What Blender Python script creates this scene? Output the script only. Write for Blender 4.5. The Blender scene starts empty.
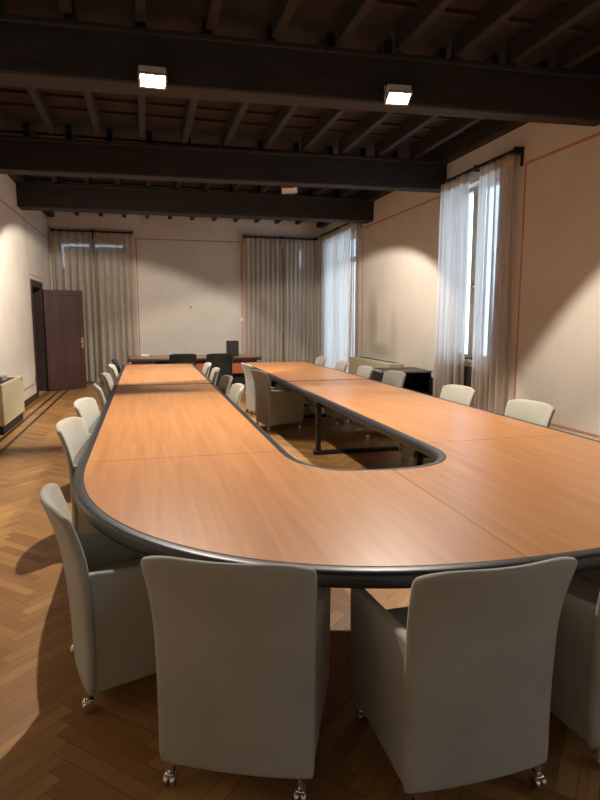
import bpy, bmesh, math, random
from mathutils import Vector, Matrix
random.seed(7)
S = bpy.context.scene
C = S.collection
R = math.radians

# ------------------------------------------------------------------ camera, world, exposure
cam_d = bpy.data.cameras.new('camera')
cam = bpy.data.objects.new('camera', cam_d); C.objects.link(cam)
AX = Vector((0.96788493, -0.25139363, 0.0))
AY = Vector((0.03426451, 0.13192103, 0.99066785))
AZ = Vector((-0.24904759, -0.95885248, 0.13629826))
m = Matrix((AX, AY, AZ)).transposed().to_4x4()
m.translation = Vector((0, 0, 1.65))
cam.matrix_world = m
cam_d.sensor_fit = 'HORIZONTAL'; cam_d.sensor_width = 36.0; cam_d.lens = 36.0 * 593.1 / 600.0
cam_d.clip_start = 0.05; cam_d.clip_end = 200
S.camera = cam

SPOT_W = 330.0
SKY_S = 4.6
w = bpy.data.worlds.new('world'); S.world = w; w.use_nodes = True
bg = w.node_tree.nodes['Background']
bg.inputs['Color'].default_value = (0.56, 0.73, 1.0, 1); bg.inputs['Strength'].default_value = SKY_S
S.view_settings.view_transform = 'Standard'; S.view_settings.look = 'None'
S.view_settings.gamma = 1.0; S.view_settings.use_curve_mapping = False
S.view_settings.exposure = 0.55
S.cycles.use_denoising = True
S.cycles.max_bounces = 10; S.cycles.diffuse_bounces = 6; S.cycles.transparent_max_bounces = 16
S.cycles.transmission_bounces = 8; S.cycles.sample_clamp_indirect = 6.0
S.cycles.caustics_reflective = False; S.cycles.caustics_refractive = False

# ------------------------------------------------------------------ materials
def mat(name, col, rough=0.6, metal=0.0, var=0.0, scale=6.0, bump=0.0, bscale=60.0, spec=0.5, stretch=None, col2=None, emit=None):
    M = bpy.data.materials.new(name); M.use_nodes = True
    nt = M.node_tree; b = nt.nodes['Principled BSDF']
    b.inputs['Base Color'].default_value = (*col, 1); b.inputs['Roughness'].default_value = rough
    b.inputs['Metallic'].default_value = metal; b.inputs['Specular IOR Level'].default_value = spec
    tc = nt.nodes.new('ShaderNodeTexCoord'); mp = nt.nodes.new('ShaderNodeMapping')
    nt.links.new(tc.outputs['Object'], mp.inputs['Vector'])
    if stretch: mp.inputs['Scale'].default_value = stretch
    if var or col2:
        n = nt.nodes.new('ShaderNodeTexNoise'); n.inputs['Scale'].default_value = scale; n.inputs['Detail'].default_value = 5
        nt.links.new(mp.outputs[0], n.inputs['Vector'])
        r = nt.nodes.new('ShaderNodeValToRGB')
        c2 = col2 or tuple(c * (1 + var) for c in col); c1 = col if col2 else tuple(c * (1 - var) for c in col)
        r.color_ramp.elements[0].position = 0.3; r.color_ramp.elements[1].position = 0.7
        r.color_ramp.elements[0].color = (*c1, 1); r.color_ramp.elements[1].color = (*c2, 1)
        nt.links.new(n.outputs['Fac'], r.inputs['Fac']); nt.links.new(r.outputs['Color'], b.inputs['Base Color'])
    if bump:
        n2 = nt.nodes.new('ShaderNodeTexNoise'); n2.inputs['Scale'].default_value = bscale; n2.inputs['Detail'].default_value = 4
        nt.links.new(mp.outputs[0], n2.inputs['Vector'])
        bp = nt.nodes.new('ShaderNodeBump'); bp.inputs['Strength'].default_value = bump; bp.inputs['Distance'].default_value = 0.01
        nt.links.new(n2.outputs['Fac'], bp.inputs['Height']); nt.links.new(bp.outputs[0], b.inputs['Normal'])
    if emit:
        b.inputs['Emission Color'].default_value = (*emit[0], 1); b.inputs['Emission Strength'].default_value = emit[1]
    return M

def wood_mat(name, c1, c2, rough, axis='Y', scale=1.0, coat=0.0):
    M = bpy.data.materials.new(name); M.use_nodes = True
    nt = M.node_tree; b = nt.nodes['Principled BSDF']; b.inputs['Roughness'].default_value = rough
    tc = nt.nodes.new('ShaderNodeTexCoord'); mp = nt.nodes.new('ShaderNodeMapping')
    s = {'X': (0.6, 14, 14), 'Y': (14, 0.6, 14), 'Z': (14, 14, 0.6)}[axis]
    mp.inputs['Scale'].default_value = tuple(v * scale for v in s)
    nt.links.new(tc.outputs['Object'], mp.inputs['Vector'])
    n = nt.nodes.new('ShaderNodeTexNoise'); n.inputs['Scale'].default_value = 1.6; n.inputs['Detail'].default_value = 6; n.inputs['Distortion'].default_value = 0.6
    nt.links.new(mp.outputs[0], n.inputs['Vector'])
    r = nt.nodes.new('ShaderNodeValToRGB'); r.color_ramp.elements[0].position = 0.3; r.color_ramp.elements[1].position = 0.72
    r.color_ramp.elements[0].color = (*c1, 1); r.color_ramp.elements[1].color = (*c2, 1)
    nt.links.new(n.outputs['Fac'], r.inputs['Fac']); nt.links.new(r.outputs[0], b.inputs['Base Color'])
    b.inputs['Coat Weight'].default_value = coat; b.inputs['Coat Roughness'].default_value = 0.25
    return M

def wall_mat(stains=()):
    M = bpy.data.materials.new('plaster'); M.use_nodes = True
    nt = M.node_tree; b = nt.nodes['Principled BSDF']; b.inputs['Roughness'].default_value = 0.9; b.inputs['Specular IOR Level'].default_value = 0.15
    tc = nt.nodes.new('ShaderNodeTexCoord')
    n = nt.nodes.new('ShaderNodeTexNoise'); n.inputs['Scale'].default_value = 1.3; n.inputs['Detail'].default_value = 7
    nt.links.new(tc.outputs['Object'], n.inputs['Vector'])
    r = nt.nodes.new('ShaderNodeValToRGB'); r.color_ramp.elements[0].position = 0.3; r.color_ramp.elements[1].position = 0.75
    r.color_ramp.elements[0].color = (0.61, 0.565, 0.49, 1); r.color_ramp.elements[1].color = (0.69, 0.64, 0.565, 1)
    nt.links.new(n.outputs['Fac'], r.inputs['Fac'])
    last = r.outputs[0]
    for (cy_, cz_, wy_, wz_, k_) in stains:   # soot marks left by the warm air of the heater
        mp = nt.nodes.new('ShaderNodeMapping'); mp.inputs['Location'].default_value = (0, -cy_ / wy_, -cz_ / wz_); mp.inputs['Scale'].default_value = (0, 1 / wy_, 1 / wz_)
        nt.links.new(tc.outputs['Object'], mp.inputs[0])
        ln = nt.nodes.new('ShaderNodeVectorMath'); ln.operation = 'LENGTH'; nt.links.new(mp.outputs[0], ln.inputs[0])
        mr = nt.nodes.new('ShaderNodeMapRange'); mr.interpolation_type = 'SMOOTHSTEP'; mr.inputs[1].default_value = 1.0; mr.inputs[2].default_value = 0.2; mr.inputs[3].default_value = 0.0; mr.inputs[4].default_value = k_
        nt.links.new(ln.outputs['Value'], mr.inputs[0])
        mu = nt.nodes.new('ShaderNodeMath'); mu.operation = 'MULTIPLY'; nt.links.new(mr.outputs[0], mu.inputs[0]); nt.links.new(n.outputs['Fac'], mu.inputs[1])
        mx = nt.nodes.new('ShaderNodeMix'); mx.data_type = 'RGBA'; mx.inputs[7].default_value = (0.25, 0.21, 0.17, 1)
        nt.links.new(mu.outputs[0], mx.inputs[0]); nt.links.new(last, mx.inputs[6]); last = mx.outputs[2]
    nt.links.new(last, b.inputs['Base Color'])
    n2 = nt.nodes.new('ShaderNodeTexNoise'); n2.inputs['Scale'].default_value = 22; n2.inputs['Detail'].default_value = 5
    nt.links.new(tc.outputs['Object'], n2.inputs['Vector'])
    bp = nt.nodes.new('ShaderNodeBump'); bp.inputs['Strength'].default_value = 0.12; bp.inputs['Distance'].default_value = 0.02
    nt.links.new(n2.outputs['Fac'], bp.inputs['Height']); nt.links.new(bp.outputs[0], b.inputs['Normal'])
    return M

def fabric_mat(name, c1, c2):
    M = mat(name, c1, 0.95, col2=c2, scale=3.5, bump=0.25, bscale=420, spec=0.1)
    M.node_tree.nodes['Principled BSDF'].inputs['Sheen Weight'].default_value = 0.25
    return M

def curtain_mat(name, col, trans, clear):
    M = bpy.data.materials.new(name); M.use_nodes = True
    nt = M.node_tree; nt.nodes.clear()
    out = nt.nodes.new('ShaderNodeOutputMaterial')
    d = nt.nodes.new('ShaderNodeBsdfDiffuse'); t = nt.nodes.new('ShaderNodeBsdfTranslucent'); k = nt.nodes.new('ShaderNodeBsdfTransparent')
    tc = nt.nodes.new('ShaderNodeTexCoord'); n = nt.nodes.new('ShaderNodeTexNoise'); n.inputs['Scale'].default_value = 2.0
    mp = nt.nodes.new('ShaderNodeMapping'); mp.inputs['Scale'].default_value = (14, 14, 0.4)
    nt.links.new(tc.outputs['Object'], mp.inputs[0]); nt.links.new(mp.outputs[0], n.inputs['Vector'])
    r = nt.nodes.new('ShaderNodeValToRGB')
    r.color_ramp.elements[0].position = 0.35; r.color_ramp.elements[1].position = 0.65
    r.color_ramp.elements[0].color = (*[c * 0.86 for c in col], 1); r.color_ramp.elements[1].color = (*[c * 1.08 for c in col], 1)
    nt.links.new(n.outputs['Fac'], r.inputs[0])
    nt.links.new(r.outputs[0], d.inputs['Color']); nt.links.new(r.outputs[0], t.inputs['Color'])
    m1 = nt.nodes.new('ShaderNodeMixShader'); m1.inputs[0].default_value = trans
    nt.links.new(d.outputs[0], m1.inputs[1]); nt.links.new(t.outputs[0], m1.inputs[2])
    m2 = nt.nodes.new('ShaderNodeMixShader'); m2.inputs[0].default_value = clear
    nt.links.new(m1.outputs[0], m2.inputs[1]); nt.links.new(k.outputs[0], m2.inputs[2])
    nt.links.new(m2.outputs[0], out.inputs[0])
    return M

def glass_mat():
    M = bpy.data.materials.new('window_glass'); M.use_nodes = True
    nt = M.node_tree; nt.nodes.clear()
    out = nt.nodes.new('ShaderNodeOutputMaterial')
    g = nt.nodes.new('ShaderNodeBsdfGlossy'); g.inputs['Roughness'].default_value = 0.02
    k = nt.nodes.new('ShaderNodeBsdfTransparent'); k.inputs[0].default_value = (0.93, 0.96, 0.95, 1)
    mx = nt.nodes.new('ShaderNodeMixShader'); mx.inputs[0].default_value = 0.06
    nt.links.new(k.outputs[0], mx.inputs[1]); nt.links.new(g.outputs[0], mx.inputs[2]); nt.links.new(mx.outputs[0], out.inputs[0])
    return M

def parquet_mat():
    M = bpy.data.materials.new('oak_parquet'); M.use_nodes = True
    nt = M.node_tree; b = nt.nodes['Principled BSDF']; b.inputs['Roughness'].default_value = 0.42
    at = nt.nodes.new('ShaderNodeAttribute'); at.attribute_name = 'tone'
    r = nt.nodes.new('ShaderNodeValToRGB')
    r.color_ramp.elements[0].color = (0.29, 0.137, 0.043, 1); r.color_ramp.elements[1].color = (0.52, 0.285, 0.10, 1)
    nt.links.new(at.outputs['Fac'], r.inputs[0])
    uv = nt.nodes.new('ShaderNodeUVMap'); mp = nt.nodes.new('ShaderNodeMapping'); mp.inputs['Scale'].default_value = (2.5, 45, 1)
    nt.links.new(uv.outputs[0], mp.inputs[0])
    n = nt.nodes.new('ShaderNodeTexNoise'); n.inputs['Scale'].default_value = 1.5; n.inputs['Detail'].default_value = 5
    nt.links.new(mp.outputs[0], n.inputs['Vector'])
    r2 = nt.nodes.new('ShaderNodeValToRGB'); r2.color_ramp.elements[0].position = 0.3; r2.color_ramp.elements[1].position = 0.7
    r2.color_ramp.elements[0].color = (0.78, 0.76, 0.74, 1); r2.color_ramp.elements[1].color = (1.05, 1.05, 1.05, 1)
    nt.links.new(n.outputs['Fac'], r2.inputs[0])
    mx = nt.nodes.new('ShaderNodeMix'); mx.data_type = 'RGBA'; mx.blend_type = 'MULTIPLY'; mx.inputs[0].default_value = 1.0
    nt.links.new(r.outputs[0], mx.inputs[6]); nt.links.new(r2.outputs[0], mx.inputs[7])
    nt.links.new(mx.outputs[2], b.inputs['Base Color'])
    return M

PLASTER = wall_mat()
PLASTER_R = wall_mat(((12.3, 1.55, .42, .95, .85), (11.15, 1.35, .25, .75, .6), (11.75, .98, .9, .22, .8)))
PARQUET = parquet_mat()
TERRA = mat('terracotta_paint', (0.50, 0.23, 0.155), 0.85, var=0.15, scale=9)
SKIRT = mat('dark_skirting', (0.06, 0.028, 0.018), 0.5, var=0.3)
STRIPE = mat('wenge_strip', (0.035, 0.025, 0.025), 0.4, var=0.3)
BEAMW = mat('old_beam_wood', (0.015, 0.0125, 0.012), 0.75, var=0.4, scale=5, bump=0.4, bscale=30, stretch=(0.4, 3, 3))
JOISTW = mat('old_joist_wood', (0.016, 0.0135, 0.0125), 0.8, var=0.4, scale=5, bump=0.4, bscale=30, stretch=(3, 0.4, 3))
BOARDW = mat('ceiling_boards', (0.012, 0.008, 0.008), 0.85, col2=(0.026, 0.016, 0.014), scale=4, stretch=(0.5, 5, 1))
BATTENW = mat('ceiling_batten_wood', (0.028, 0.018, 0.017), 0.8, var=0.3)
TABLEW = wood_mat('cherry_veneer', (0.44, 0.185, 0.064), (0.56, 0.262, 0.098), 0.36, 'Y', 1.0, 0.15)
COREW = mat('plywood_edge', (0.22, 0.11, 0.05), 0.6, var=0.1)
RIM = mat('black_rubber_edge', (0.022, 0.024, 0.030), 0.38, spec=0.6)
BLACKM = mat('black_metal', (0.012, 0.012, 0.014), 0.4)
FABRIC = fabric_mat('greige_felt', (0.368, 0.363, 0.305), (0.436, 0.430, 0.364))
FABDK = mat('caster_black', (0.01, 0.01, 0.01), 0.4)
LEATHER = mat('black_leather', (0.012, 0.014, 0.014), 0.45, bump=0.2, bscale=120)
CHROME = mat('chrome', (0.75, 0.75, 0.76), 0.15, 1.0)
BRASS = mat('brass', (0.55, 0.38, 0.16), 0.3, 1.0)
CURTAIN = curtain_mat('linen_curtain', (0.62, 0.55, 0.46), 0.35, 0.06)
SHEER = curtain_mat('sheer_curtain', (0.66, 0.58, 0.51), 0.42, 0.20)
GLASS = glass_mat()
WINW = mat('window_frame_paint', (0.40, 0.34, 0.25), 0.5, var=0.1)
SHUT = mat('shutter_green', (0.05, 0.06, 0.05), 0.7)
RODM = mat('iron_rod', (0.03, 0.03, 0.032), 0.45, 0.6)
DOORW = wood_mat('mahogany_door', (0.045, 0.016, 0.012), (0.075, 0.028, 0.020), 0.4, 'Z', 0.7)
DARKW = mat('dark_jamb', (0.030, 0.016, 0.012), 0.5, var=0.2)
CREAM = mat('cream_enamel', (0.56, 0.50, 0.33), 0.5, var=0.04)
GRILL = mat('dark_grille', (0.015, 0.015, 0.015), 0.6)
REDW = wood_mat('red_cherry_panel', (0.36, 0.095, 0.035), (0.46, 0.14, 0.055), 0.45, 'X', 0.6)
WHITE = mat('white_plastic', (0.8, 0.8, 0.78), 0.5)
GREYM = mat('grey_metal', (0.35, 0.34, 0.32), 0.45, 0.3)
LENS = mat('lamp_glass', (1, 1, 1), 0.3, emit=((1.0, 0.86, 0.68), 60.0))
MARBLE = mat('grey_marble', (0.45, 0.40, 0.40), 0.35, var=0.15)

# ------------------------------------------------------------------ mesh helpers
class MB:
    def __init__(s): s.v = []; s.f = []
    def add(s, vs, fs):
        o = len(s.v); s.v += [tuple(v) for v in vs]; s.f += [tuple(i + o for i in f) for f in fs]; return s
    def box(s, x0, x1, y0, y1, z0, z1, M=None):
        vs = [Vector((x, y, z)) for x in (x0, x1) for y in (y0, y1) for z in (z0, z1)]
        if M is not None: vs = [M @ v for v in vs]
        return s.add(vs, [(0, 1, 3, 2), (4, 6, 7, 5), (0, 4, 5, 1), (2, 3, 7, 6), (0, 2, 6, 4), (1, 5, 7, 3)])
    def prism(s, poly, y0, y1, axis='x'):
        # extrude polygon given in the plane orthogonal to axis
        n = len(poly)
        def P(a, b, t): return {'x': (t, a, b), 'y': (a, t, b), 'z': (a, b, t)}[axis]
        vs = [P(a, b, y0) for a, b in poly] + [P(a, b, y1) for a, b in poly]
        fs = [tuple(range(n))[::-1], tuple(range(n, 2 * n))] + [(i, (i + 1) % n, n + (i + 1) % n, n + i) for i in range(n)]
        return s.add(vs, fs)
    def tube(s, p, q, r, n=12, r2=None):
        p, q = Vector(p), Vector(q); d = (q - p).normalized()
        a = d.orthogonal().normalized(); b = d.cross(a); r2 = r if r2 is None else r2
        vs = []
        for c, rr in ((p, r), (q, r2)):
            for i in range(n):
                t = 2 * math.pi * i / n; vs.append(c + a * math.cos(t) * rr + b * math.sin(t) * rr)
        fs = [tuple(range(n))[::-1], tuple(range(n, 2 * n))] + [(i, (i + 1) % n, n + (i + 1) % n, n + i) for i in range(n)]
        return s.add(vs, fs)
    def grid(s, rows, closed=False):
        # rows of points
        nr, nc = len(rows), len(rows[0]); vs = [p for r in rows for p in r]; fs = []
        for i in range(nr - 1):
            for j in range(nc - 1 + (1 if closed else 0)):
                k = (j + 1) % nc
                fs.append((i * nc + j, i * nc + k, (i + 1) * nc + k, (i + 1) * nc + j))
        return s.add(vs, fs)
    def build(s, name, material, parent=None, smooth=False, bevel=0, seg=2, loc=None):
        me = bpy.data.meshes.new(name); me.from_pydata(s.v, [], s.f)
        bm = bmesh.new(); bm.from_mesh(me); bmesh.ops.recalc_face_normals(bm, faces=bm.faces); bm.to_mesh(me); bm.free()
        me.materials.append(material)
        if smooth:
            for p in me.polygons: p.use_smooth = True
        o = bpy.data.objects.new(name, me); C.objects.link(o)
        if parent is not None: o.parent = parent
        if loc is not None: o.location = loc
        if bevel:
            b = o.modifiers.new('edge', 'BEVEL'); b.width = bevel; b.segments = seg; b.limit_method = 'ANGLE'; b.angle_limit = R(40)
            for p in me.polygons: p.use_smooth = True
            if hasattr(me, 'set_sharp_from_angle'): me.set_sharp_from_angle(angle=R(50))
        return o

def thing(name, label, cat, loc=(0, 0, 0), rz=0, group=None):
    o = bpy.data.objects.new(name, None); C.objects.link(o); o.empty_display_size = 0.1
    o.location = loc; o.rotation_euler = (0, 0, rz)
    return tag(o, label, cat, group)
def tag(o, label, cat, group=None):
    o['label'] = label; o['category'] = cat
    if group: o['group'] = group
    return o
def struct(o):
    o['kind'] = 'structure'; return o
def copy_tree(o, parent=None):
    c = o.copy(); C.objects.link(c)
    if parent is not None: c.parent = parent
    for ch in list(o.children): copy_tree(ch, c)
    return c

# ------------------------------------------------------------------ room shell
XL, XR, YB, YF, ZC = -2.23, 4.84, -3.2, 16.2, 4.40
WT = 0.45
def wall(name, axis, pos, out, a0, a1, openings, z1=4.6):
    """a wall slab at x/y = pos whose thickness goes towards pos+out, with rectangular openings (a0,a1,z0,z1)"""
    b = MB(); cuts = sorted(openings)
    lo, hi = sorted((pos, pos + out))
    def slab(u0, u1, w0, w1):
        if u1 - u0 < 1e-4 or w1 - w0 < 1e-4: return
        if axis == 'x': b.box(lo, hi, u0, u1, w0, w1)
        else: b.box(u0, u1, lo, hi, w0, w1)
    u = a0
    for (c0, c1, zz0, zz1) in cuts:
        slab(u, c0, 0, z1); slab(c0, c1, 0, zz0); slab(c0, c1, zz1, z1); u = c1
    slab(u, a1, 0, z1)
    return struct(b.build(name, PLASTER_R if name == 'wall_right' else PLASTER))

WR1 = (7.55, 9.14, 1.02, 3.66)      # near window on the window side
WR2 = (13.45, 15.55, 0.12, 3.66)    # far tall window, same wall
WF1 = (-2.02, -0.42, 0.12, 3.58)
WF2 = (2.93, 4.42, 0.12, 3.58)
DL = (13.36, 14.58, 0.0, 2.36)
WR0 = (-2.3, -0.7, 1.02, 3.66)      # unseen window behind the camera, added for cool fill daylight
wall('wall_right', 'x', XR, WT, YB, YF + WT, [WR0, WR1, WR2])
wall('wall_left', 'x', XL, -WT, YB, YF + WT, [DL])
wall('wall_far', 'y', YF, WT, XL, XR, [WF1, WF2])
wall('wall_back', 'y', YB, -WT, XL - WT, XR + WT, [])
# corridor box beyond the door
b = MB(); b.box(XL - 2.2, XL - WT, 12.4, 12.5, 0, 2.9).box(XL - 2.2, XL - WT, 15.4, 15.5, 0, 2.9).box(XL - 2.3, XL - 2.2, 12.4, 15.5, 0, 2.9).box(XL - 2.3, XL - WT, 12.4, 15.5, 2.9, 3.0)
struct(b.build('wall_corridor', PLASTER))

# floor: herringbone planks
def floor():
    L, W = 0.49, 0.07
    me = bpy.data.meshes.new('floor'); vs = []; fs = []; tone = []; uvs = []
    k = int(L / W); ca, sa = math.cos(R(45)), math.sin(R(45))
    x0, x1, y0, y1 = XL - 0.02, XR + 0.02, YB - 0.02, YF + 0.02
    rng = random.Random(3)
    g = 0.0008
    def plank(ax, ay, horiz):
        if horiz: c = [(ax + g, ay + g), (ax + L - g, ay + g), (ax + L - g, ay + W - g), (ax + g, ay + W - g)]
        else: c = [(ax + W - g, ay + g), (ax + W - g, ay + L - g), (ax + g, ay + L - g), (ax + g, ay + g)]
        q = [(u * ca - v * sa, u * sa + v * ca) for u, v in c]
        cx = sum(p[0] for p in q) / 4; cy = sum(p[1] for p in q) / 4 + 6
        if not (x0 - .3 < cx < x1 + .3 and y0 - .3 < cy < y1 + .3): return
        o = len(vs)
        pts = [(max(x0, min(x1, p[0])), max(y0, min(y1, p[1] + 6)), 0.0) for p in q]
        vs.extend(pts); fs.append((o, o + 1, o + 2, o + 3))
        tone.append(rng.random() * 0.75 + (0.2 if horiz else 0.0)); ro = rng.random() * 40
        uvs.append([(ro, ro), (ro + L, ro), (ro + L, ro + W), (ro, ro + W)])
    N = 260
    for i in range(-N, N):
        for j in range(-26, 27):
            # herringbone tiling: step (W,W) and shift (2kW... ) 
            ax = i * W + j * L; ay = i * W - j * L
            plank(ax, ay, True)
            plank(ax - W + W, ay + W, False) if False else plank(ax + 0.0, ay + W, False)
    me.from_pydata(vs, [], fs)
    at = me.attributes.new('tone', 'FLOAT', 'FACE')
    for i, t in enumerate(tone): at.data[i].value = t
    uv = me.uv_layers.new(name='UVMap')
    for p in me.polygons:
        for li, c in zip(p.loop_indices, uvs[p.index]): uv.data[li].uv = c
    me.materials.append(PARQUET)
    bm = bmesh.new(); bm.from_mesh(me)
    for f in bm.faces:
        if f.normal.z < 0: f.normal_flip()
    # subfloor slab just beneath so that no gap opens
    bm.to_mesh(me); bm.free()
    o = bpy.data.objects.new('floor', me); C.objects.link(o); struct(o)
    b = MB(); b.box(XL - 3, XR + 1, YB - 1, YF + 1, -0.2, -0.0015)
    s = b.build('floor_slab', mat('parquet_joint', (0.10, 0.05, 0.02), 0.7)); s.name = 'floor_base'; struct(s)
floor()
b = MB(); b.box(XL - WT, XL - 0.02, DL[0], DL[1], 0.0, 0.006); struct(b.build('trim_1', MARBLE))
n_trim = 2
def trim(b, m=TERRA):
    global n_trim
    o = b.build('trim_%d' % n_trim, m); n_trim += 1; return struct(o)
for xs in (-1.96, -1.79):
    trim(MB().box(xs - 0.025, xs + 0.025, YB, YF, -0.001, 0.0015), STRIPE)

# painted terracotta lines
t = 0.0022; lw = 0.028
def line_x(xw, s, y0, y1, z0, z1): trim(MB().box(min(xw, xw + s * t), max(xw, xw + s * t), y0, y1, z0, z1))
def frame_x(xw, s, y0, y1, z0, z1, w=lw):
    b = MB(); a, c = sorted((xw, xw + s * t))
    b.box(a, c, y0, y1, z1 - w, z1).box(a, c, y0, y1, z0, z0 + w).box(a, c, y0, y0 + w, z0 + w, z1 - w).box(a, c, y1 - w, y1, z0 + w, z1 - w); trim(b)
def frame_y(yw, x0, x1, z0, z1, w=lw):
    b = MB(); a, c = yw - t, yw
    b.box(x0, x1, a, c, z1 - w, z1).box(x0, x1, a, c, z0, z0 + w).box(x0, x0 + w, a, c, z0 + w, z1 - w).box(x1 - w, x1, a, c, z0 + w, z1 - w); trim(b)
frame_x(XR, -1, -.3, 7.03, 0.33, 3.65, 0.035)
frame_x(XR, -1, 9.32, 12.98, 0.33, 3.68, 0.035)
frame_y(YF, -0.16, 2.60, 0.62, 3.69)
frame_x(XL, 1, YB + .3, 13.2, 0.30, 3.60, 0.03)
trim(MB().box(XL, XL + t, 13.26, 14.75, 2.53, 2.555))
trim(MB().box(XL, XL + t, 13.26, YF, 3.575, 3.60))

# skirting
def base(name, b): struct(b.build(name, SKIRT, bevel=0.004))
base('baseboard_left', MB().box(XL, XL + .018, YB, DL[0] - .10, 0, .12).box(XL, XL + .018, DL[1] + .10, YF, 0, .12))
base('baseboard_right', MB().box(XR - .018, XR, YB, WR2[0], 0, .10).box(XR - .018, XR, WR2[1], YF, 0, .10))
base('baseboard_far', MB().box(WF1[1], WF2[0], YF - .018, YF, 0, .10))
base('baseboard_back', MB().box(XL + .02, XR - .02, YB, YB + .018, 0, .10))

# ------------------------------------------------------------------ ceiling
b = MB(); b.box(XL - .2, XR + .2, YB - .2, YF + .2, ZC, ZC + .2); struct(b.build('ceiling', BOARDW))
beams = [(5.87, 6.25, 5.60, 5.80), (9.46, 9.78, 9.12, 9.36), (12.42, 12.82, 12.32, 12.72)]
names = ['big dark timber ceiling beam carrying the two lit floodlights', 'dark timber ceiling beam carrying the small white floodlight turned away', 'dark timber ceiling beam closest to the end wall']
for (a0, a1, b0, b1), lb in zip(beams, names):
    o = thing('ceiling_beam', lb, 'beam', (1.3, a0, 3.72), 0, 'main ceiling beams')
    cx = 1.3; xl, xr = XL - cx, XR - cx
    MB().prism([(xl, 0), (xr, b0 - a0), (xr, b1 - a0), (xl, a1 - a0)], 0, 0.44, 'z').build('timber', BEAMW, o, bevel=0.02, seg=2)
    MB().prism([(xl, -.045), (xr, b0 - a0 - .045), (xr, b0 - a0), (xl, 0)], 0.40, 0.45, 'z').build('moulding', JOISTW, o, bevel=0.01)
# wall plates along the long walls
trim(MB().box(XR - .16, XR, YB, YF, 4.13, 4.40), JOISTW); trim(MB().box(XL, XL + .16, YB, YF, 4.13, 4.40), JOISTW)
# joists between the beams
bays = [(2.0, 5.70, 'dark joist overhead between the camera and the first big beam', 'joists over the near end'), (5.95, 9.25, 'dark joist between the two floodlight beams', 'joists between the floodlight beams'), (9.55, 12.40, 'dark joist between the second and third ceiling beams', 'joists in the third bay'), (12.70, YF, 'dark joist end bearing on the end wall above the curtains', 'joists along the end wall')]
xs = [-2.15 + .565 * i + .05 for i in range(1, 12)]
for y0, y1, lb, g in bays:
    src = None
    for x in (xs if y0 > 9 else [-1.75 + .602 * i for i in range(11)]):
        if src is None:
            src = MB().box(-.045, .045, 0, y1 - y0, 4.19, ZC).build('joist', JOISTW, bevel=0.008, seg=1); o = src
        else:
            o = src.copy(); C.objects.link(o)
        o.location = (x, y0, 0); tag(o, lb, 'joist', g)
# thin battens across the boards (pattern of the ceiling)
for y0, y1, lb, g in bays:
    n = int((y1 - y0) / 0.52); b = MB()
    for i in range(1, n + 1):
        y = y0 + (y1 - y0) * i / (n + 1)
        b.box(XL + .16, XR - .16, y - .025, y + .025, 4.365, ZC)
    trim(b, BATTENW)

# ------------------------------------------------------------------ floodlights
def flood(x, y, z, yaw, tilt, lb, power, cone=124.0, stem=0):
    r = thing('floodlight', lb, 'lamp', (x, y, z), 0)
    d = Vector((math.sin(yaw) * math.cos(tilt), math.cos(yaw) * math.cos(tilt), -math.sin(tilt)))
    q = d.to_track_quat('-Z', 'Y').to_matrix().to_4x4()   # local -Z = aim
    W, H, D = 0.115, 0.075, 0.085
    b = MB(); b.box(-W, W, -H, H, 0.0, D, q); b.build('housing', WHITE, r, bevel=0.006)
    b = MB()
    for a in ((-W - .004, -W + .012, -H - .004, H + .004), (W - .012, W + .004, -H - .004, H + .004), (-W + .012, W - .012, -H - .004, -H + .012), (-W + .012, W - .012, H - .012, H + .004)):
        b.box(a[0], a[1], a[2], a[3], -0.012, 0.004, q)
    b.build('front_frame', GREYM, r)
    MB().box(-W + .013, W - .013, -H + .013, H - .013, -0.007, -0.001, q).build('lamp_glass', LENS, r)
    b = MB(); b.box(W + .004, W + .010, -.012, .012, 0.0, .13, q).box(-W - .010, -W - .004, -.012, .012, 0.0, .13, q).box(-W - .010, W + .010, -.012, .012, .125, .132, q)
    if stem: b.box(-.012, .012, min(stem, 0), max(stem, 0), .085, .105)
    b.build('bracket', GREYM, r)
    ld = bpy.data.lights.new('flood_beam', 'SPOT'); ld.energy = power; ld.color = (1.0, 0.885, 0.77)
    ld.spot_size = R(cone); ld.spot_blend = 0.14; ld.shadow_soft_size = 0.03
    lo = bpy.data.objects.new('flood_beam', ld); C.objects.link(lo); lo.parent = r
    lo.matrix_parent_inverse = Matrix(); lo.matrix_local = Matrix.Translation(d * 0.045) @ q
    return r
flood(0.14, 5.66, 3.71, R(180), R(62), 'lit white floodlight above the door-side arm of the table', SPOT_W * 1.12, 124, .13)
flood(2.42, 5.58, 3.74, R(186), R(62.5), 'lit floodlight on the big beam above the window-side table arm', SPOT_W, 133, .12)
flood(2.33, 9.62, 3.655, R(25), R(70), 'small white floodlight seen from behind on the second beam', SPOT_W * 1.0, 128, -.12)
flood(0.14, 9.81, 3.84, R(-20), R(58), 'white floodlight behind the second beam on the door side, aimed at the end wall', SPOT_W * 1.4, 110, -.15)

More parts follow.
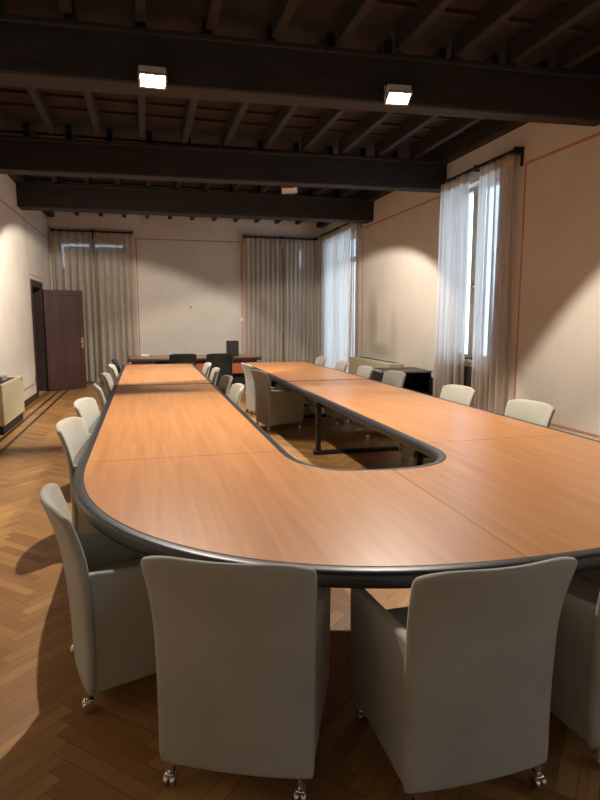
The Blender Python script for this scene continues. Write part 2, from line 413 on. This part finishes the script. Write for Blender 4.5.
# ------------------------------------------------------------------ windows
def window(name, axis, pos, out, a0, a1, z0, z1, transom=None, shut=None, mull=.075):
    """casement window set back in its opening; out = +1 away from the room"""
    root = bpy.data.objects.new(name, None); C.objects.link(root); struct(root)
    d0 = pos + out * 0.16; d1 = pos + out * 0.22
    def bx(b, u0, u1, w0, w1, e0=d0, e1=d1):
        e0, e1 = sorted((e0, e1))
        return b.box(e0, e1, u0, u1, w0, w1) if axis == 'x' else b.box(u0, u1, e0, e1, w0, w1)
    fw = 0.06; b = MB()
    bx(b, a0, a1, z1 - fw, z1); bx(b, a0, a1, z0, z0 + fw); bx(b, a0, a0 + fw, z0 + fw, z1 - fw); bx(b, a1 - fw, a1, z0 + fw, z1 - fw)
    b.build('window_frame', WINW, root, bevel=0.004)
    c = (a0 + a1) / 2; b = MB()
    bx(b, c - .065, c + .065, z0 + fw, z1 - fw, pos + out * mull, pos + out * .215)
    if transom: bx(b, a0 + fw, c - .055, transom, transom + .13); bx(b, c + .055, a1 - fw, transom, transom + .13)
    b.build('mullion', WINW, root, bevel=0.004)
    b = MB(); e = pos + out * .19; bx(b, a0 + fw, c - .055, z0 + fw, z1 - fw, e, e + .004); b.build('pane', GLASS, root)
    b = MB(); bx(b, c + .055, a1 - fw, z0 + fw, z1 - fw, e, e + .004); b.build('pane', GLASS, root)
    hz = z0 + (z1 - z0) * .42 if z0 > .5 else 1.6
    b = MB(); bx(b, c - .012, c + .012, hz - .07, hz + .07, pos + out * (mull - .01), pos + out * mull); bx(b, c - .11, c + .01, hz - .01, hz + .01, pos + out * (mull - .045), pos + out * (mull - .01))
    b.build('handle', BRASS, root, bevel=0.003)
    if shut:
        for u0, u1, w0, w1 in shut:
            b = MB(); bx(b, u0, u1, w0, w1, pos + out * .36, pos + out * .40); b.build('shutter', SHUT, root)
    return root
window('window_1', 'x', XR, 1, *WR1)
window('window_2', 'x', XR, 1, *WR2, transom=3.02)
window('fill_window', 'x', XR, 1, *WR0, shut=[(WR0[0] - .1, WR0[1] + .1, WR0[2] - .1, 1.7)])  # added unseen opening for fill light; its shutter is sized to dim it
z1 = WF1[3]
window('window_3', 'y', YF, 1, *WF1, mull=.02, shut=[(WF1[0] + .085, WF1[1] - .01, .10, z1 - .095), (WF1[0] - .02, WF1[0] + .085, .10, z1 - .62)])
window('window_4', 'y', YF, 1, *WF2, mull=.02, shut=[(WF2[0] - .02, WF2[1] - .14, .10, z1 + .02), (WF2[1] - .14, WF2[1] + .02, .10, z1 - .50), (WF2[1] - .08, WF2[1] + .02, z1 - .50, z1 + .02)])
trim(MB().box(XR - .04, XR + .16, WR1[0] - .04, WR1[1] + .02, WR1[2] - .04, WR1[2]), WINW)

# ------------------------------------------------------------------ curtains
def curtain(lb, axis, pos, a0, a1, z0, z1, folds, material, group=None, seed=1, amp=.045, lean=0.0, gather=None):
    rng = random.Random(seed); n = folds * 10; nz = 14
    root = thing('curtain', lb, 'curtain', ((pos, (a0 + a1) / 2, z0) if axis == 'x' else ((a0 + a1) / 2, pos, z0)), 0, group)
    ph = []; p = 0.0
    for i in range(n + 1): ph.append(p); p += 2 * math.pi / 10 * (0.7 + 0.6 * rng.random())
    am = [amp * (0.6 + 0.7 * rng.random()) for _ in range(folds + 2)]
    c = (a0 + a1) / 2
    def pt(i, z):
        tt = (z - z0) / (z1 - z0); u = a0 + (a1 - a0) * i / n
        k = 0.55 + 0.45 * (1 - tt) if tt < .93 else 0.5
        a = am[min(int(i / 10), folds)] * k
        dd = math.sin(ph[i]) * a + math.sin(ph[i] * .37 + 2 * z * .3) * a * .3
        uu = u + math.cos(ph[i]) * a * .35 + lean * (1 - tt)
        if gather: uu = gather + (uu - gather) * (1 - .12 * math.sin(math.pi * min(1, (1 - tt) * 1.2)))
        return (dd, uu - c, z - z0) if axis == 'x' else (uu - c, dd, z - z0)
    H = 0.13
    rows = [[pt(i, z0 + (z1 - H - z0) * k / nz) for i in range(n + 1)] for k in range(nz + 1)]
    MB().grid(rows).build('drape', material, root, smooth=True)
    rows = [[pt(i, z1 - H + H * k / 3) for i in range(n + 1)] for k in range(4)]
    o = MB().grid(rows).build('heading_tape', CURTAIN, root, smooth=True)
    s = o.modifiers.new('thick', 'SOLIDIFY'); s.thickness = 0.004
    return root
def rod(lb, axis, pos, a0, a1, z, wallpos, group=None):
    root = thing('curtain_rail', lb, 'curtain rail', ((pos, (a0 + a1) / 2, z) if axis == 'x' else ((a0 + a1) / 2, pos, z)))
    h = (a1 - a0) / 2; b = MB(); br = []
    if axis == 'x': b.box(-.02, .02, -h, h, -.02, .02)
    else: b.box(-h, h, -.02, .02, -.02, .02)
    b.build('rail', RODM, root, bevel=.005)
    for s in (-1, 0, 1):
        b = MB(); c = s * (h - .02); d = wallpos - pos; lo, hi = sorted((0, d))
        if axis == 'x': b.box(lo, hi, c - .02, c + .02, -.035, .05).box(min(d, d * .93), max(d, d * .93), c - .03, c + .03, -.18, .06)
        else: b.box(c - .02, c + .02, lo, hi, -.035, .05).box(c - .03, c + .03, min(d, d * .93), max(d, d * .93), -.18, .06)
        b.build('bracket', RODM, root)
cx = XR - .13
rod('dark iron curtain rail over the window beside the bare stretch of wall', 'x', cx, 7.08, 9.04, 3.80, XR)
curtain('sheer curtain hanging next to the black shelf unit, far half of its window', 'x', cx, 8.22, 9.09, .06, 3.78, 5, SHEER, seed=3, amp=.055)
curtain('sheer curtain beside the bare wall panel, half of its window next to the camera', 'x', cx, 7.10, 7.90, .06, 3.78, 6, SHEER, seed=4, amp=.055)
rod('dark iron curtain rail over the tall window in the corner', 'x', cx, 13.05, 15.95, 3.86, XR)
curtain('bright sheer curtain of the tall corner window, half against the end wall', 'x', cx, 14.52, 15.95, .05, 3.84, 9, SHEER, seed=5)
curtain('bright sheer curtain of the tall corner window, half beside the cream radiator', 'x', cx, 13.05, 14.50, .05, 3.84, 9, SHEER, seed=6)
cy = YF - .13
rod('dark curtain rail on the end wall beside the open door', 'y', cy, -2.15, -0.22, 3.80, YF)
curtain('long beige curtain on the end wall, half hanging behind the open door', 'y', cy, -2.17, -1.20, .05, 3.78, 6, CURTAIN, seed=7, amp=.075)
curtain('long beige curtain on the end wall, half hanging beside the long desk', 'y', cy, -1.18, -0.20, .05, 3.78, 6, CURTAIN, seed=8, amp=.075)
rod('dark curtain rail on the end wall in the window corner', 'y', cy, 2.64, 4.68, 3.80, YF)
curtain('long grey curtain behind the black speaker end of the desk', 'y', cy, 2.62, 3.65, .05, 3.78, 8, CURTAIN, seed=9)
curtain('long grey curtain hanging in the corner between the two window walls', 'y', cy, 3.71, 4.66, .05, 3.78, 8, CURTAIN, seed=10)

# ------------------------------------------------------------------ door
root = bpy.data.objects.new('door_1', None); C.objects.link(root); struct(root)
b = MB()
y0, y1, zt = DL[0], DL[1], DL[3]
b.box(XL - WT, XL + .02, y0, y0 + .05, 0, zt).box(XL - WT, XL + .02, y1 - .05, y1, 0, zt).box(XL - WT, XL + .02, y0 + .05, y1 - .05, zt - .05, zt)
b.build('door_frame', DARKW, root, bevel=.004)
b = MB()
b.box(XL, XL + .025, y0 - .09, y0, 0, zt + .09).box(XL, XL + .025, y1, y1 + .09, 0, zt + .09).box(XL, XL + .025, y0, y1, zt, zt + .09)
b.build('architrave', DARKW, root, bevel=.006)
leaf = bpy.data.objects.new('door_2', None); C.objects.link(leaf); struct(leaf)
leaf.location = (XL + .06, 14.46, 0); leaf.rotation_euler = (0, 0, math.atan2(14.90 - 14.46, -1.38 - XL - .06))
LW_ = .90
b = MB(); st = .11
b.box(0, st, 0, .045, .02, 2.29).box(LW_ - st, LW_, 0, .045, .02, 2.29).box(st, LW_ - st, 0, .045, .02, .16).box(st, LW_ - st, 0, .045, 2.17, 2.29)
b.build('stiles', DOORW, leaf, bevel=.006)
MB().box(st, LW_ - st, .014, .031, .16, 2.17).build('panel', DOORW, leaf)
b = MB(); b.box(LW_ - .085, LW_ - .035, -.008, 0, .96, 1.20); b.tube((LW_ - .06, -.008, 1.10), (LW_ - .06, -.05, 1.10), .011); b.tube((LW_ - .06, -.05, 1.10), (LW_ - .19, -.05, 1.10), .010); b.build('door_handle', BRASS, leaf, bevel=.002)

# ------------------------------------------------------------------ table modules
TC = 1.425; TZ = .74
def outer_curve():
    P = []; n = 2.4; N = 34
    for i in range(N + 1):
        a = math.pi / 2 * i / N   # 0: straight side, pi/2: centre
        c, s = math.cos(a), math.sin(a)
        P.append((TC - 1.81 * c ** (2 / n), 3.92 - 2.03 * s ** (2 / n)))
    return P
def inner_curve():
    P = []; n = 2.7; N = 34
    for i in range(N + 1):
        a = math.pi / 2 * i / N; c, s = math.cos(a), math.sin(a)
        P.append((TC - .555 * c ** (2 / n), 3.92 - .67 * s ** (2 / n)))
    return P
def sweep(path, side, prof):
    """prof = (offset outwards, z); side +1 = outward is to the path's left"""
    rows = []; n = len(path)
    for i, p in enumerate(path):
        a = Vector(path[max(0, i - 1)]); c = Vector(path[min(n - 1, i + 1)])
        t = (c - a).normalized(); nn = Vector((-t.y, t.x)) * side
        rows.append([(p[0] + nn.x * o, p[1] + nn.y * o, z) for o, z in prof])
    return rows
RW, RH = .062, .068
prof = [(0, TZ - .001), (.012, TZ + .001)] + [(RW - .026 + .026 * math.sin(R(a)), TZ - .026 + .026 * math.cos(R(a))) for a in (0, 20, 40, 60, 80, 90)] + [(RW - .022 + .022 * math.cos(R(a)), TZ - RH + .022 - .022 * math.sin(R(a))) for a in (0, 30, 60, 90)] + [(.0, TZ - RH)]
def rim(path, side, root, name='edge_band'):
    b = MB(); rows = sweep(path, side, prof); b.grid(rows, closed=True)
    for r in (rows[0], rows[-1]): b.add(r, [tuple(range(len(r)))])
    return b.build(name, RIM, root, smooth=True)
def slab(poly_a, poly_b, z0, z1):
    b = MB(); n = len(poly_a); vs = []
    for z in (z1, z0):
        vs += [(x, y, z) for x, y in poly_a] + [(x, y, z) for x, y in poly_b]
    fs = []
    for i in range(n - 1):
        fs.append((i, i + 1, n + i + 1, n + i)); fs.append((2 * n + i, 3 * n + i, 3 * n + i + 1, 2 * n + i + 1))
    for i in range(n - 1):
        fs.append((i, 2 * n + i, 2 * n + i + 1, i + 1)); fs.append((n + i, n + i + 1, 3 * n + i + 1, 3 * n + i))
    fs.append((0, n, 3 * n, 2 * n)); fs.append((n - 1, 3 * n - 1, 4 * n - 1, 2 * n - 1))
    return b.add(vs, fs)
def inset(path, side, d):
    return [(r[0][0], r[0][1]) for r in sweep(path, side, [(-d, 0)])]
def leg_frame(root, xa, xb, y, mat_=BLACKM):
    b = MB(); h = .03
    b.box(xa - h, xa + h, y - h, y + h, .03, TZ - .10); b.build('leg', mat_, root, bevel=.008)
    b = MB(); b.box(xb - h, xb + h, y - h, y + h, .03, TZ - .10); b.build('leg', mat_, root, bevel=.008)
    b = MB(); b.box(xa - .06, xb + .06, y - .035, y + .035, 0.0, .05); b.build('foot_bar', mat_, root, bevel=.01)
    b = MB(); b.box(xa - .03, xb + .03, y - .02, y + .02, TZ - .15, TZ - .10); b.build('top_bar', mat_, root)
# corner modules
oc, ic = outer_curve(), inner_curve()
def mirror(P): return [(2 * TC - x, y) for x, y in P]
g = .0015
for sgn, lb in ((1, 'rounded cherry-veneer table end section with black edge, on the door side'), (-1, 'rounded cherry-veneer table end section with black edge, on the window side')):
    root = thing('conference_table_section', lb, 'table', (0, 0, 0))
    o_, i_ = list(oc), list(ic)
    o_[-1] = (TC - g, o_[-1][1]); i_[-1] = (TC - g, i_[-1][1])
    if sgn < 0: o_, i_ = mirror(o_), mirror(i_)
    o_[-1] = (1.392 - sgn * g, o_[-1][1])
    side_o = -1 if sgn > 0 else 1
    slab(o_, i_, TZ - .03, TZ).build('tabletop', TABLEW, root)
    oi, ii = inset(o_, side_o, .015), inset(i_, -side_o, .015)
    slab(oi, ii, TZ - .085, TZ - .032).build('underframe', COREW, root)
    rim(o_, side_o, root); rim(i_, -side_o, root)
    X = lambda x: x if sgn > 0 else 2 * TC - x
    xa, xb = sorted((X(.05), X(.70)))
    leg_frame(root, xa, xb, 3.84)
    xa = X(.45); b = MB().box(xa - .03, xa + .03, 2.80 - .03, 2.80 + .03, .02, TZ - .085); b.build('leg', BLACKM, root, bevel=.008)
    b = MB().box(xa - .09, xa + .09, 2.72, 2.90, 0, .02); b.build('foot_plate', BLACKM, root, bevel=.005)
# arms
ys = [(3.925, 8.36, ((5.25, 8.18), (4.08, 6.82))), (8.365, 12.12, ((9.65, 11.0), (9.43, 10.70)))]
arms = [(-.385, .87, 'door side'), (1.98, 3.235, 'window side')]
for k, (ya, yb, lf) in enumerate(ys):
    for xa, xb, sd in arms:
        lb = ('long straight cherry-veneer table arm section joined to the rounded end, %s' % sd) if k == 0 else ('straight cherry-veneer table section at the desk end of the arm, %s' % sd)
        root = thing('conference_table_section', lb, 'table', (0, 0, 0))
        root.location.z = 0.007 * k
        A = [(xa, ya), (xa, yb)]; B = [(xb, ya), (xb, yb)]
        slab(A, B, TZ - .03, TZ).build('tabletop', TABLEW, root)
        slab([(xa + .015, ya), (xa + .015, yb)], [(xb - .015, ya), (xb - .015, yb)], TZ - .085, TZ - .032).build('underframe', COREW, root)
        rim(A, 1, root); rim(B, -1, root)
        if k == 1: rim([(xa - .06, yb), (xb + .06, yb)], 1, root)
        for y in lf[0 if xa < 1 else 1]: leg_frame(root, xa + .02, xb - .04, y)

# ------------------------------------------------------------------ chairs
def rounded(poly, r=.03, seg=4):
    out = []; n = len(poly)
    for i in range(n):
        p0, p, p1 = Vector(poly[i - 1]), Vector(poly[i]), Vector(poly[(i + 1) % n])
        a = (p0 - p).normalized(); c = (p1 - p).normalized(); rr = min(r, (p0 - p).length * .45, (p1 - p).length * .45)
        A, B_ = p + a * rr, p + c * rr
        for k in range(seg + 1):
            s = k / seg; q = A * (1 - s) ** 2 + p * 2 * s * (1 - s) + B_ * s ** 2; out.append((q.x, q.y))
    return out
CH = .897
def make_chair(fab, name='tub_chair'):
    """origin on the floor under the middle; sitter faces +y; the back's outer face is near y=-.30"""
    root = bpy.data.objects.new(name, None); C.objects.link(root); root.empty_display_size = .1
    # back panel: curved shell
    Wd = .283; nz, nu = 16, 14; rows = []
    th = .042
    def yc(s, u): return -.268 - .075 * s ** 2.0 - .040 * max(0, (s - .6) / .4) ** 2 + .062 * (u ** 2) * (0.3 + .7 * s)
    def ring(sz, off, wscale):
        z = .085 + (CH - .085) * sz
        hw = Wd * wscale * (0.975 + .015 * sz + .05 * (max(0, sz - .6) / .4) ** 1.5)
        top = []
        for k in range(nu + 1):
            u = -1 + 2 * k / nu
            zz = z - .016 * (1 - u * u) * max(0, sz - .6) / .4 * 1.0 if False else z - .025 * abs(u) ** 5 * max(0, (sz - .7) / .3)
            top.append((u * hw, yc(sz, u) + off, zz))
        return top
    def prof_scale(sz):
        # rounds the top corners
        if sz > .945: 
            q = (sz - .945) / .055; return 1 - .07 * (1 - math.sqrt(max(0, 1 - q * q)))
        if sz < .03: return .985
        return 1.0
    S_ = [0, .012, .04] + [.04 + .86 * i / nz for i in range(1, nz + 1)] + [.93, .955, .975, .99, 1.0]
    for sz in S_:
        e = 1.0
        if sz > .975: e = math.sqrt(max(.0, 1 - ((sz - .975) / .025) ** 2)) * .75 + .25
        if sz < .012: e = .6
        f = ring(sz, th / 2 * e, prof_scale(sz)); bk = ring(sz, -th / 2 * e, prof_scale(sz))
        eL = [(bk[0][0] - .006, (f[0][1] + bk[0][1]) / 2, f[0][2])]; eR = [(bk[-1][0] + .006, (f[-1][1] + bk[-1][1]) / 2, f[-1][2])]
        rows.append(f + eR + bk[::-1] + eL)
    b = MB(); b.grid(rows, closed=True); n = len(rows[0])
    for rr in (rows[0], rows[-1]):
        # cap with quads between front and back
        m_ = nu + 1; vs = rr; fs = [(i, i + 1, n - 3 - i + 0, n - 2 - i) for i in range(nu)] 
        fs += [(nu, nu + 1, nu + 2), (0, n - 2, n - 1)]
        b.add(vs, fs)
    o = b.build('backrest', fab, root, smooth=True)
    bm = bmesh.new(); bm.from_mesh(o.data); bmesh.ops.remove_doubles(bm, verts=bm.verts, dist=1e-5); bmesh.ops.recalc_face_normals(bm, faces=bm.faces); bm.to_mesh(o.data); bm.free()
    sub = o.modifiers.new('soft', 'SUBSURF'); sub.levels = 1; sub.render_levels = 1
    # side panels
    for s in (-1, 1):
        poly = rounded([(-.262, .085), (.285, .125), (.300, .575), (-.262, .615)], .045, 5)
        x0, x1 = (.228, .272) if s > 0 else (-.272, -.228)
        MB().prism(poly, x0, x1, 'x').build('side_panel', fab, root, bevel=.014, seg=3)
    MB().prism(rounded([(-.255, .33), (.285, .34), (.29, .455), (-.25, .44)], .035, 4), -.224, .224, 'x').build('seat_cushion', fab, root, bevel=.015, seg=3)
    MB().box(-.225, .225, -.25, .262, .12, .325).build('seat_base', fab, root, bevel=.01)
    for sx in (-1, 1):
        for sy in (-.262, .24):
            b = MB(); x = sx * .235
            b.tube((x, sy, .05), (x, sy, .12), .011, 10); b.box(x - .016, x + .016, sy - .022, sy + .022, .030, .056)
            cst = b.build('caster', CHROME, root, bevel=.006)
            b = MB(); b.tube((x - .020, sy - .006, .024), (x - .004, sy - .006, .024), .024, 16).tube((x + .004, sy - .006, .024), (x + .020, sy - .006, .024), .024, 16)
            b.build('wheel', CHROME, cst, bevel=.003)
    return root
proto = make_chair(FABRIC)
used = [False]
def chair(x, y, face, lb, group=None, src=proto, z=0):
    """x, y = where the back's lower outer edge is; face = heading angle in degrees (0 = +x)"""
    if not used[0] and src is proto: o = proto; used[0] = True
    elif src is not proto and 'label' not in src.keys(): o = src
    else: o = copy_tree(src)
    a = R(face); d = Vector((math.cos(a), math.sin(a)))
    p = Vector((x, y)) + d * .30
    o.location = (p.x, p.y, 0); o.rotation_euler = (0, 0, a - math.pi / 2)
    o['label'] = lb; o['category'] = 'chair'
    if group: o['group'] = group
    elif 'group' in o.keys(): del o['group']
    return o
G = 'greige felt tub chairs around the table'
chair(-.37, 2.69, 12, 'greige felt tub chair at the table\'s rounded corner, door side, seen edge-on', G)
chair(.235, 1.84, 66, 'greige felt tub chair seen from behind, turned slightly toward the door side', G)
chair(1.06, 1.59, 91, 'greige felt tub chair seen squarely from behind beside the table-end seam', G)
chair(1.812, 1.66, 100, 'greige felt tub chair cut by the picture edge with a chrome caster', G)
o5 = ['first', 'second', 'third', 'fourth', 'fifth']
for (x, y, f, wd) in ((-.545, 4.66, -9, 'first'), (-.55, 5.85, -10, 'second'), (-.51, 7.30, 2, 'third'), (-.515, 8.60, -2, 'fourth'), (-.51, 10.25, 0, 'fifth')):
    chair(x, y, f, 'felt tub chair along the door-side edge of the table, %s past the rounded corner' % wd, G)
for (x, y, f, wd) in ((.985, 6.75, 180, 'first'), (1.00, 7.80, 183, 'second'), (.995, 9.10, 178, 'third'), (.985, 10.2, 180, 'fourth')):
    chair(x, y, f, 'felt tub chair inside the U facing the door, %s from the rounded end' % wd, G)
chair(1.63, 8.63, 11, 'felt tub chair inside the U facing the windows, its shaded back toward the camera', G)
chair(1.68, 10.0, 6, 'felt tub chair inside the U facing the windows, behind another such chair', G)
for (x, y, f, wd) in ((3.36, 3.45, 178, 'first'), (3.385, 4.68, 186, 'second'), (3.385, 5.98, 186, 'third'), (3.45, 7.90, 186, 'fourth'), (3.36, 8.85, 180, 'fifth'), (3.365, 10.05, 178, 'sixth'), (3.365, 11.35, 178, 'seventh')):
    chair(x, y, f, 'felt tub chair along the window-side edge of the table, %s past the rounded corner' % wd, G)

# ------------------------------------------------------------------ desk at the far end
root = thing('long_desk', 'long low desk with dark edge and red-brown panels before the end wall', 'desk', (1.13, 14.5, 0))
x0, x1, y0, y1 = -1.49, 1.49, -.60, .60
MB().box(x0, x1, y0, y1, .715, .745).build('desktop', TABLEW, root, bevel=.003)
pr = [(x0, y0), (x1, y0), (x1, y1), (x0, y1), (x0, y0)]
b = MB(); b.box(x0 - .04, x1 + .04, y0 - .05, y0, .675, .744).box(x0 - .04, x0, y0, y1, .675, .744).box(x1, x1 + .04, y0, y1, .675, .744).box(x0 - .04, x1 + .04, y1, y1 + .04, .675, .744)
b.build('edge_band', RIM, root, bevel=.02, seg=3)
for a, c in ((x0 + .04, x0 + .52), (-.02, .30), (x1 - .66, x1 - .06)):
    MB().box(a, c, y0 + .06, y0 + .085, .36, .672).build('modesty_panel', REDW, root)
for a, c in ((x0 + .53, -.03), (.31, x1 - .67)):
    MB().box(a, c, y0 + .09, y0 + .11, .36, .672).build('inner_panel', BLACKM, root)
for x in (x0 + .08, x0 + 1.0, x1 - 1.0, x1 - .08):
    MB().box(x - .03, x + .03, y0 + .14, y1 - .14, 0, .672).build('leg', BLACKM, root, bevel=.005)
MB().box(x0 + .12, x1 - .12, y0 + .2, y0 + .24, .08, .36).build('cable_tray', BLACKM, root)
bl = make_chair(LEATHER, 'tub_chair')
chair(.78, 13.12, 90, 'black leather tub chair at the long desk, nearer the open door', 'black leather chairs', src=bl)
chair(1.57, 13.05, 90, 'black leather tub chair at the long desk in front of the speaker', 'black leather chairs', src=bl)
chair(-.53, 11.55, 0, 'black leather tub chair ending the door-side row at the table', 'black leather chairs', src=bl)
# speaker
root = thing('loudspeaker', 'upright black loudspeaker standing on the long desk', 'speaker', (2.04, 14.35, .7455), R(8))
MB().box(-.125, .125, -.11, .13, 0, .37).build('cabinet', mat('speaker_body', (.014, .014, .016), .5), root, bevel=.01)
MB().box(-.112, .112, -.118, -.108, .015, .355).build('front_grille', GRILL, root, bevel=.004)
# papers
o = tag(MB().box(-.09, .09, -.06, .06, 0, .045).build('paper_box', WHITE, bevel=.004), 'small white box lying at the door end of the long desk', 'box'); o.location = (-.02, 14.9, .7455)

# ------------------------------------------------------------------ fan coil unit on the door side
root = thing('fan_coil_heater', 'cream fan coil heater standing against the door-side wall', 'heater', (XL + .13, 9.83, 0))
MB().box(-.105, .125, -.74, .74, .13, .72).build('casing', CREAM, root, bevel=.008)
MB().box(-.08, .09, -.70, .40, .7205, .724).build('air_grille', GRILL, root)
MB().box(-.10, .10, -.70, .70, .0, .128).build('plinth', GRILL, root)
MB().box(.125, .130, .62, .66, .655, .685).build('knob', GRILL, root)
o = tag(MB().box(-.055, .055, -.16, .16, 0, .07).build('control_box', GREYM, bevel=.006), 'small grey metal box lying on the cream heater by the door-side wall', 'box'); o.location = (XL + .11, 9.72, .7245)

# radiator on the window side
root = thing('fan_coil_heater', 'cream fan coil heater under the stained wall between the windows', 'heater', (XR - .16, 11.75, 0))
MB().box(-.17, .135, -1.15, 1.15, .10, .78).build('casing', CREAM, root, bevel=.008)
MB().box(.02, .11, -.95, 1.0, .7805, .784).build('air_grille', GRILL, root)
MB().box(-.13, .12, -1.05, 1.05, 0, .098).build('plinth', GRILL, root)

# black open unit
root = thing('black_shelf_unit', 'black open-fronted low unit with grey-edged top by the window curtain', 'shelf', (4.29, 9.60, 0), R(-4))
W2, D2 = .44, .38
b = MB(); b.box(-W2, -W2 + .03, -D2, D2, .03, .74).box(W2 - .03, W2, -D2, D2, .03, .74).box(-W2 + .03, W2 - .03, D2 - .02, D2, .03, .74).box(-W2 + .03, W2 - .03, -D2, D2 - .02, .03, .06)
b.build('carcass', BLACKM, root, bevel=.003)
MB().box(-W2, W2, -D2, D2, .742, .765).build('top', BLACKM, root, bevel=.003)
b = MB(); b.box(-W2 - .012, W2 + .012, -D2 - .015, -D2 - .001, .74, .768).box(-W2 - .014, -W2 - .001, -D2 - .001, D2, .74, .768).box(-W2, W2, D2 - .03, D2, .765, .770).box(-W2, W2, -D2, -D2 + .03, .765, .770).box(-W2, -W2 + .03, -D2, D2, .765, .770).box(W2 - .03, W2, -D2, D2, .765, .770); b.build('top_edge', GREYM, root)
MB().box(-W2 + .031, W2 - .031, -D2 + .03, D2 - .03, .38, .40).build('shelf', BLACKM, root)
for x in (-1, 1):
    for y in (-1, 1):
        MB().box(x * (W2 - .05) - .02, x * (W2 - .05) + .02, y * (D2 - .05) - .02, y * (D2 - .05) + .02, 0, .03).build('foot', BLACKM, root)

# wall bits
o = tag(MB().box(-.03, 0, -.5, .5, .12, .92).build('dark_niche_panel', GRILL, bevel=.004), 'dark panel added for the dark niche below the window sill, glimpsed between the sheer curtains', 'radiator'); o.location = (XR - .005, 8.48, 0)  # added dark panel, stands in for the dark niche behind the curtain gap
o = tag(MB().box(-.04, .04, -.012, 0, -.04, .04).build('light_switch', WHITE, bevel=.003), 'white switch plate on the end wall beside the grey curtain', 'switch'); o.location = (2.56, YF - .002, 1.62)
o = tag(MB().box(-.018, .018, -.03, 0, -.012, .012).tube((0, -.02, 0), (.03, -.045, -.02), .008).build('wall_hook', BLACKM), 'tiny dark hook in the middle of the end wall', 'hook'); o.location = (1.20, YF, 1.95)
o = tag(MB().box(0, .018, -.035, .035, -.045, .045).build('wall_socket', BRASS, bevel=.003), 'small brass socket on the wall beside the door frame', 'socket'); o.location = (XL, 13.2, .42)
